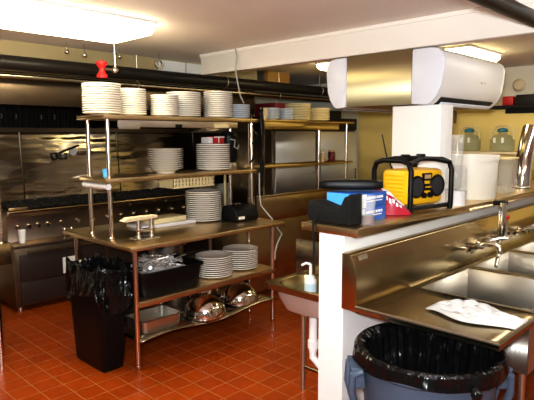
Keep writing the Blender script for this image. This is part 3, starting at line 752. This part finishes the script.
# ------------------------------------------------------------------ far right wall: shelf with jugs, dark shelf
o=thing('wall_shelf','pale wall shelf carrying two glass jugs behind the divider ledge','shelf',(6.14,1.95,1.43))
MB().box(0,.335,0,1.0,.02,.045).build('shelf_board','board',o,.003)
for y in (.1,.9): MB().box(.30,.335,y,y+.02,-.15,.02).box(.05,.30,y,y+.02,0,.02).build('bracket','steel_brush',o)
for i,y in enumerate((2.76,2.37)):
    o=thing('glass_jug','pale green glass jug with blue cap, '+('left' if i==0 else 'right')+' of two behind the white bucket','jug',(6.32,y,1.4755),0,'glass jugs on the wall shelf')
    MB().lathe([(0,0),(.12,0),(.135,.02),(.135,.13),(.10,.18),(.045,.20),(.04,.225),(0,.225)],24).build('jug_body','glass_green',o)
    MB().lathe([(.055,.225),(.06,.23),(.05,.26),(.015,.27),(0,.27)],18).build('cap','cap_blue',o)
    MB().tube([(0,-.125,.14),(0,-.12,.22),(0,-.06,.29),(0,.06,.29),(0,.12,.22),(0,.125,.14)],.008,8).build('wire_handle','board',o)
    MB().box(-.15,-.136,-.07,-.045,.1,.16).box(-.15,-.136,.02,.045,.1,.16).build('label_strip','paper',o)
o=thing('dark_shelf','dark wall shelf high on the far right wall','shelf',(6.15,.6,1.93))
MB().box(0,.34,0,1.9,.03,.06).build('shelf_board','cave',o,.003)
MB().box(.0,.02,1.9,2.46,.035,.05).box(.02,.34,2.43,2.46,.035,.05).build('rail','steel_dark',o)
MB().box(.02,.34,2.40,2.43,-.12,.035).build('bracket','steel_dark',o)
MB().box(.30,.34,.05,1.8,-.02,.03).build('back_cleat','cave',o)
o=MB().box(-.1,.1,-.06,.06,0,.10).build('red_tin','red',bevel=.012,loc=(6.3,2.29,1.991)); tag(o,'red tin on the dark shelf high on the far right wall','tin')
o=MB().box(-.12,.12,-.12,.12,0,.11).build('black_bin','cave',bevel=.012,loc=(6.3,2.08,1.991)); tag(o,'black bin beside the red tin on the dark shelf','bin')
o=MB(rot(0,(0,0,0),0,-PI/2)).lathe([(0,0),(.07,0),(.075,.02),(.05,.05),(0,.055)],24).build('wall_bell','board',loc=(6.499,2.27,2.23)); tag(o,'round beige bell on the white wall right of the air conditioner','bell')

# ------------------------------------------------------------------ three-basin sink
SK=thing('kitchen_sink','long stainless three-basin sink with left drainboard against the divider wall','sink',(2.17,.79,0))
# local: x along the wall, y from front lip (0) to wall (.79), z world
ZD=.80; YS=.75; SLn=3.1
mb=MB().prism([(.79,1.0),(.79,1.075),(.745,1.075),(.735,1.005+.065),(.705,1.0),(.70,.985),(.70,.785),(.79,.785)],'x',0,SLn)
mb.build('backsplash','steel_top',SK,.003)
MB(rot(0)).prism([(.7195,1.0365),(.7295,1.0595),(.7285,1.060),(.7185,1.037)],'x',.055,.13).build('maker_plate','steel_brush',SK)
def drain(u,v):
    x=.0+.55*u; y=.0+.70*v
    return (x,y,ZD-.008*math.sin(PI*v)*(1) -.006*u)
mb=MB().grid(drain,10,10)
mb.build('drainboard','steel_top',SK,solid=.012)
mb=MB().tube([(0,.70,ZD+.008),(0,0,ZD+.008),(SLn,0,ZD+.008)],.014,10)
mb.box(-.006,.008,.0,.70,ZD-.016,ZD+.004).box(0,SLn,-.006,.008,ZD-.016,ZD+.004)
mb.build('rolled_edge','steel',SK)
basins=((.575,1.20),(1.285,1.91),(1.995,2.62))
for i,(a,b) in enumerate(basins):
    y0,y1=.06,.655; zb=.47; t=.006
    mb=MB()
    mb.box(a,a+t,y0,y1,zb,ZD).box(b-t,b,y0,y1,zb,ZD).box(a,b,y0,y0+t,zb,ZD).box(a,b,y1-t,y1,zb,ZD).box(a,b,y0,y1,zb-t,zb)
    bo=mb.build('basin','steel_brush',SK,.002)
    MB().lathe([(0,.001),(.045,.001),(.05,.004),(0,.004)],20,((a+b)/2,(y0+y1)/2,zb)).build('drain','chrome',bo)
mb=MB()
mb.box(.55,SLn,.012,.06,ZD-.006,ZD).box(.55,SLn,.655,.70,ZD-.006,ZD)
for x0,x1 in ((.55,.575),(1.20,1.285),(1.91,1.995),(2.62,SLn)): mb.box(x0,x1,.06,.655,ZD-.006,ZD)
mb.build('deck','steel',SK,.002)
for x in (.625,1.24,1.95,3.02):
    for y in (.10,.64): 
        l=MB().tube([(x,y,.03),(x,y,ZD-.012)],.018,12).build('leg','steel_brush',SK); MB().lathe([(.015,0),(.024,.03)],12,(x,y,0)).build('foot','chrome',l)
def faucet(x,label):
    o=thing('faucet',label,'faucet',(x,1.488,.93),0,'faucets on the sink backsplash')
    MB().tube([(-.13,-.06,0),(.13,-.06,0)],.019,12).build('mixer_body','chrome',o)
    for s in (-1,1):
        MB().tube([(s*.12,0,0),(s*.12,-.06,0)],.02,12).lathe([(.034,0),(.034,.008),(.02,.012)],16,(s*.12,-.06,-.0)).build('inlet','chrome',o)
        q=MB().tube([(s*.13,-.06,0),(s*.17,-.065,.0)],.028,12).build('valve','chrome',o)
        MB().tube([(s*.165,-.065,.0),(s*.175,-.08,.02),(s*.20,-.13,.035),(s*.21,-.17,.035)],[.016,.014,.013,.010],8).build('lever','chrome',q)
    MB().tube([(0,-.06,.0),(0,-.09,.025),(0,-.14,.03),(0,-.19,.01),(0,-.20,-.03)],[.020,.018,.016,.015,.014],12).build('spout','chrome',o)
faucet(3.50,'chrome wall faucet on the sink backsplash left of the spray riser')
faucet(4.28,'chrome wall faucet on the sink backsplash right of the spray riser')
o=thing('spray_tap','chrome spray tap with tall riser and red button between the two sink faucets','tap',(3.84,1.488,.93))
MB().lathe([(.036,0),(.036,.008),(.02,.012)],16,(0,-.001,-.004)).tube([(0,0,0),(0,-.06,0)],.02,12).build('inlet','chrome',o)
MB().tube([(0,-.06,-.02),(0,-.06,.24)],.016,12).tube([(0,-.06,.24),(0,-.045,.265),(0,-.02,.27)],.013,10).build('riser','chrome',o)
MB().tube([(-.04,-.09,.265),(-.045,-.095,.20),(-.045,-.095,.08),(-.03,-.085,.03)],[.022,.020,.026,.016],12).build('spray_handle','chrome',o)
MB().box(-.05,.03,-.10,-.02,.245,.275).build('holder','black',o,.006)
MB().ball((.075,-.075,.15),.022,12).build('tap_button','red',o)
MB().tube([(0,-.06,.25),(.05,-.07,.22),(.075,-.075,.12),(.06,-.075,.03),(.01,-.07,-.01)],.012,10).build('spray_hose','chrome',o)
MB().tube([(0,-.06,-.01),(-.04,-.08,-.015),(-.22,-.14,-.03),(-.36,-.19,-.06),(-.42,-.205,-.10)],[.016,.016,.014,.013,.012],12).build('spout','chrome',o)
# towel on the drainboard
o=thing('dish_towel','crumpled white dish towel lying on the sink drainboard','towel',(2.485,1.01,ZD+.006))
def tow(u,v):
    a=(u-.5); b=(v-.5)
    x=a*.20*(1+.35*math.sin(b*7+1))+.03*math.sin(b*5); y=b*.45
    e=max(0,1-(2*abs(a))**3)*max(0,1-(2*abs(b))**4)
    return (x-.05*b+.02*a,y,e*(.018+.012*noise(a*9,b*6,.3)+.014*math.sin(a*16+b*9)**2)+.002)
MB().grid(tow,26,40).build('towel_cloth','cloth',o,solid=.004)

# ------------------------------------------------------------------ round grey bin under the drainboard
G=thing('round_bin','large round blue-grey bin with black liner under the sink drainboard','waste bin',(2.105,1.065,0))
RT,HT=.300,.735
MB().lathe([(0,.01),(.222,.01),(.232,.0),(.238,.02),(RT-.015,HT-.06),(RT,HT-.055),(RT+.012,HT-.045),(RT+.012,HT-.005),(RT-.005,HT),(RT-.02,HT-.06),(.226,.03),(0,.03)],64).build('bin_body','brute',G)
for s in (-1,1):
    T_=rot(math.atan2(-.73,.68)+ (0 if s>0 else PI))
    h=MB(T_); h.tube([(RT-.01,-.075,HT-.07),(RT+.035,-.07,HT-.09),(RT+.04,-.06,HT-.17),(RT+.01,-.05,HT-.27)],.018,8)
    h.tube([(RT-.01,.075,HT-.07),(RT+.035,.07,HT-.09),(RT+.04,.06,HT-.17),(RT+.01,.05,HT-.27)],.018,8)
    h.tbox((RT-.02,RT+.02,-.07,.07),(RT-.01,RT+.045,-.07,.07),HT-.15,HT-.06)
    h.build('handle','brute',G,.004)
def gl(u,w):
    t=u*2*PI; n=noise(t*3,w*2,.9)
    fold=.010*math.sin(t*34+math.sin(t*5)*2)
    if w<.45:
        k=w/.45; r=.214+.058*k+.7*fold*(1-.3*k)+.004*n; z=.22+(HT-.22+.012)*k
    elif w<.55:
        k=(w-.45)/.10; r=.284+.034*k; z=HT+.012+.008*math.sin(k*PI)
    else:
        k=(w-.55)/.45; r=.318+.006*k+.003*math.sin(t*9)*k; z=HT+.010-(.052+.006*math.sin(t*3+1)+.003*math.sin(t*7))*k
    return (r*math.cos(t),r*math.sin(t),z)
MB().grid(gl,180,26,True).build('bin_liner','bag',G)
an=math.atan2(-.88,-.47)-.06; kx,ky=math.cos(an),math.sin(an)
MB().tube([(kx*.33,ky*.33,HT-.03),(kx*.345,ky*.345,HT-.04),(kx*.343,ky*.343,HT-.065),(kx*.335,ky*.335,HT-.08)],[.012,.02,.012,.014],10).ball((kx*.345,ky*.345,HT-.045),.022).build('liner_knot','bag',G)

# ------------------------------------------------------------------ hand sink on the left face of the divider wall
HS=thing('hand_sink','small steel hand sink on one leg fixed to the left side of the divider wall','hand sink',(2.24,1.755,0))
lx,ly,zr=.38,.455,.79
def hs(u,w):
    seq=[(1,1,zr-.035),(1,1,zr),(.95,.95,zr+.002),(.80,.82,zr-.004),(.72,.74,zr-.06),(.55,.58,zr-.15),(.12,.12,zr-.165),(0,0,zr-.165)]
    k=w*(len(seq)-1); a,b,z=seq[int(round(k))]; t=u*2*PI; c,s=math.cos(t),math.sin(t)
    p=.14 if int(round(k))<3 else .6
    return (lx/2+a*lx/2*math.copysign(abs(c)**p,c), ly/2+b*ly/2*math.copysign(abs(s)**p,s), z)
MB().grid(hs,64,8,True).build('rim_and_bowl','steel_top',HS)
def hb(u,w):
    seq=[(.88,.9,zr-.03),(.82,.84,zr-.09),(.62,.66,zr-.165),(.2,.2,zr-.185),(0,0,zr-.185)]
    a,b,z=seq[int(round(w*4))]; t=u*2*PI; c,s=math.cos(t),math.sin(t); p=.6
    return (lx/2+a*lx/2*math.copysign(abs(c)**p,c), ly/2+b*ly/2*math.copysign(abs(s)**p,s), z)
MB().grid(hb,48,5,True).build('bowl_underside','bowl_grey',HS)
MB().box(lx-.012,lx+.006,0,ly+.06,zr-.03,zr+.205).build('side_splash','steel',HS,.004)
MB().tube([(lx-.04,ly-.03,0),(lx-.04,ly-.03,zr-.035)],.018,12).build('leg','steel_brush',HS)
MB().tube([(lx-.04,ly-.03,.16),(lx-.04,0,.16)],.012,10).build('leg_brace','steel_dark',HS)
MB().tube([(.24,.26,zr-.19),(.24,.26,.34)],.026,14).tube([(.24,.26,.36),(.24,.26,.30),(.24,.20,.26),(.24,.12,.28),(.24,.10,.34),(.24,.0,.36)],.024,12).lathe([(.034,0),(.034,.05)],14,(.24,.26,.36)).build('drain_trap','plas_white',HS)
MB().tube([(.34,.06,zr),(.34,.06,zr+.12),(.33,.10,zr+.16),(.30,.17,zr+.15)],.011,10).build('tap','chrome',HS)
o=thing('soap_bottle','white and pale blue pump soap bottle standing in the hand sink bowl','bottle',(2.50,2.055,.6285))
MB().lathe([(0,0),(.034,0),(.037,.01),(.037,.15),(.02,.18),(0,.18)],18).build('bottle_body','plas_white',o)
MB().lathe([(.0375,.02),(.0378,.025),(.0378,.13),(.0375,.135)],18).build('label_band','pale_blue',o)
MB().tube([(0,0,.18),(0,0,.25)],.009,8).tube([(0,0,.25),(-.02,.02,.258),(-.045,.035,.245)],.008,8).build('pump','plas_white',o)

# ------------------------------------------------------------------ camera
cam=bpy.data.cameras.new('Camera'); co=bpy.data.objects.new('Camera',cam); COL.objects.link(co); S.camera=co
cam.sensor_fit='HORIZONTAL'; cam.sensor_width=36; cam.lens=535.82*36/534; cam.clip_start=.02
yaw,pitch,roll,hc=.7706,.1189,-.0035,1.6625
F=Vector((math.cos(yaw)*math.cos(pitch),math.sin(yaw)*math.cos(pitch),-math.sin(pitch)))
r0=Vector((math.sin(yaw),-math.cos(yaw),0)); u0=r0.cross(F)
rv=math.cos(roll)*r0+math.sin(roll)*u0; uv=-math.sin(roll)*r0+math.cos(roll)*u0
co.matrix_world=Matrix(((rv.x,uv.x,-F.x,0),(rv.y,uv.y,-F.y,0),(rv.z,uv.z,-F.z,hc),(0,0,0,1)))
S.view_settings.view_transform='Standard'; S.view_settings.look='None'; S.view_settings.exposure=1.02; S.view_settings.gamma=.82
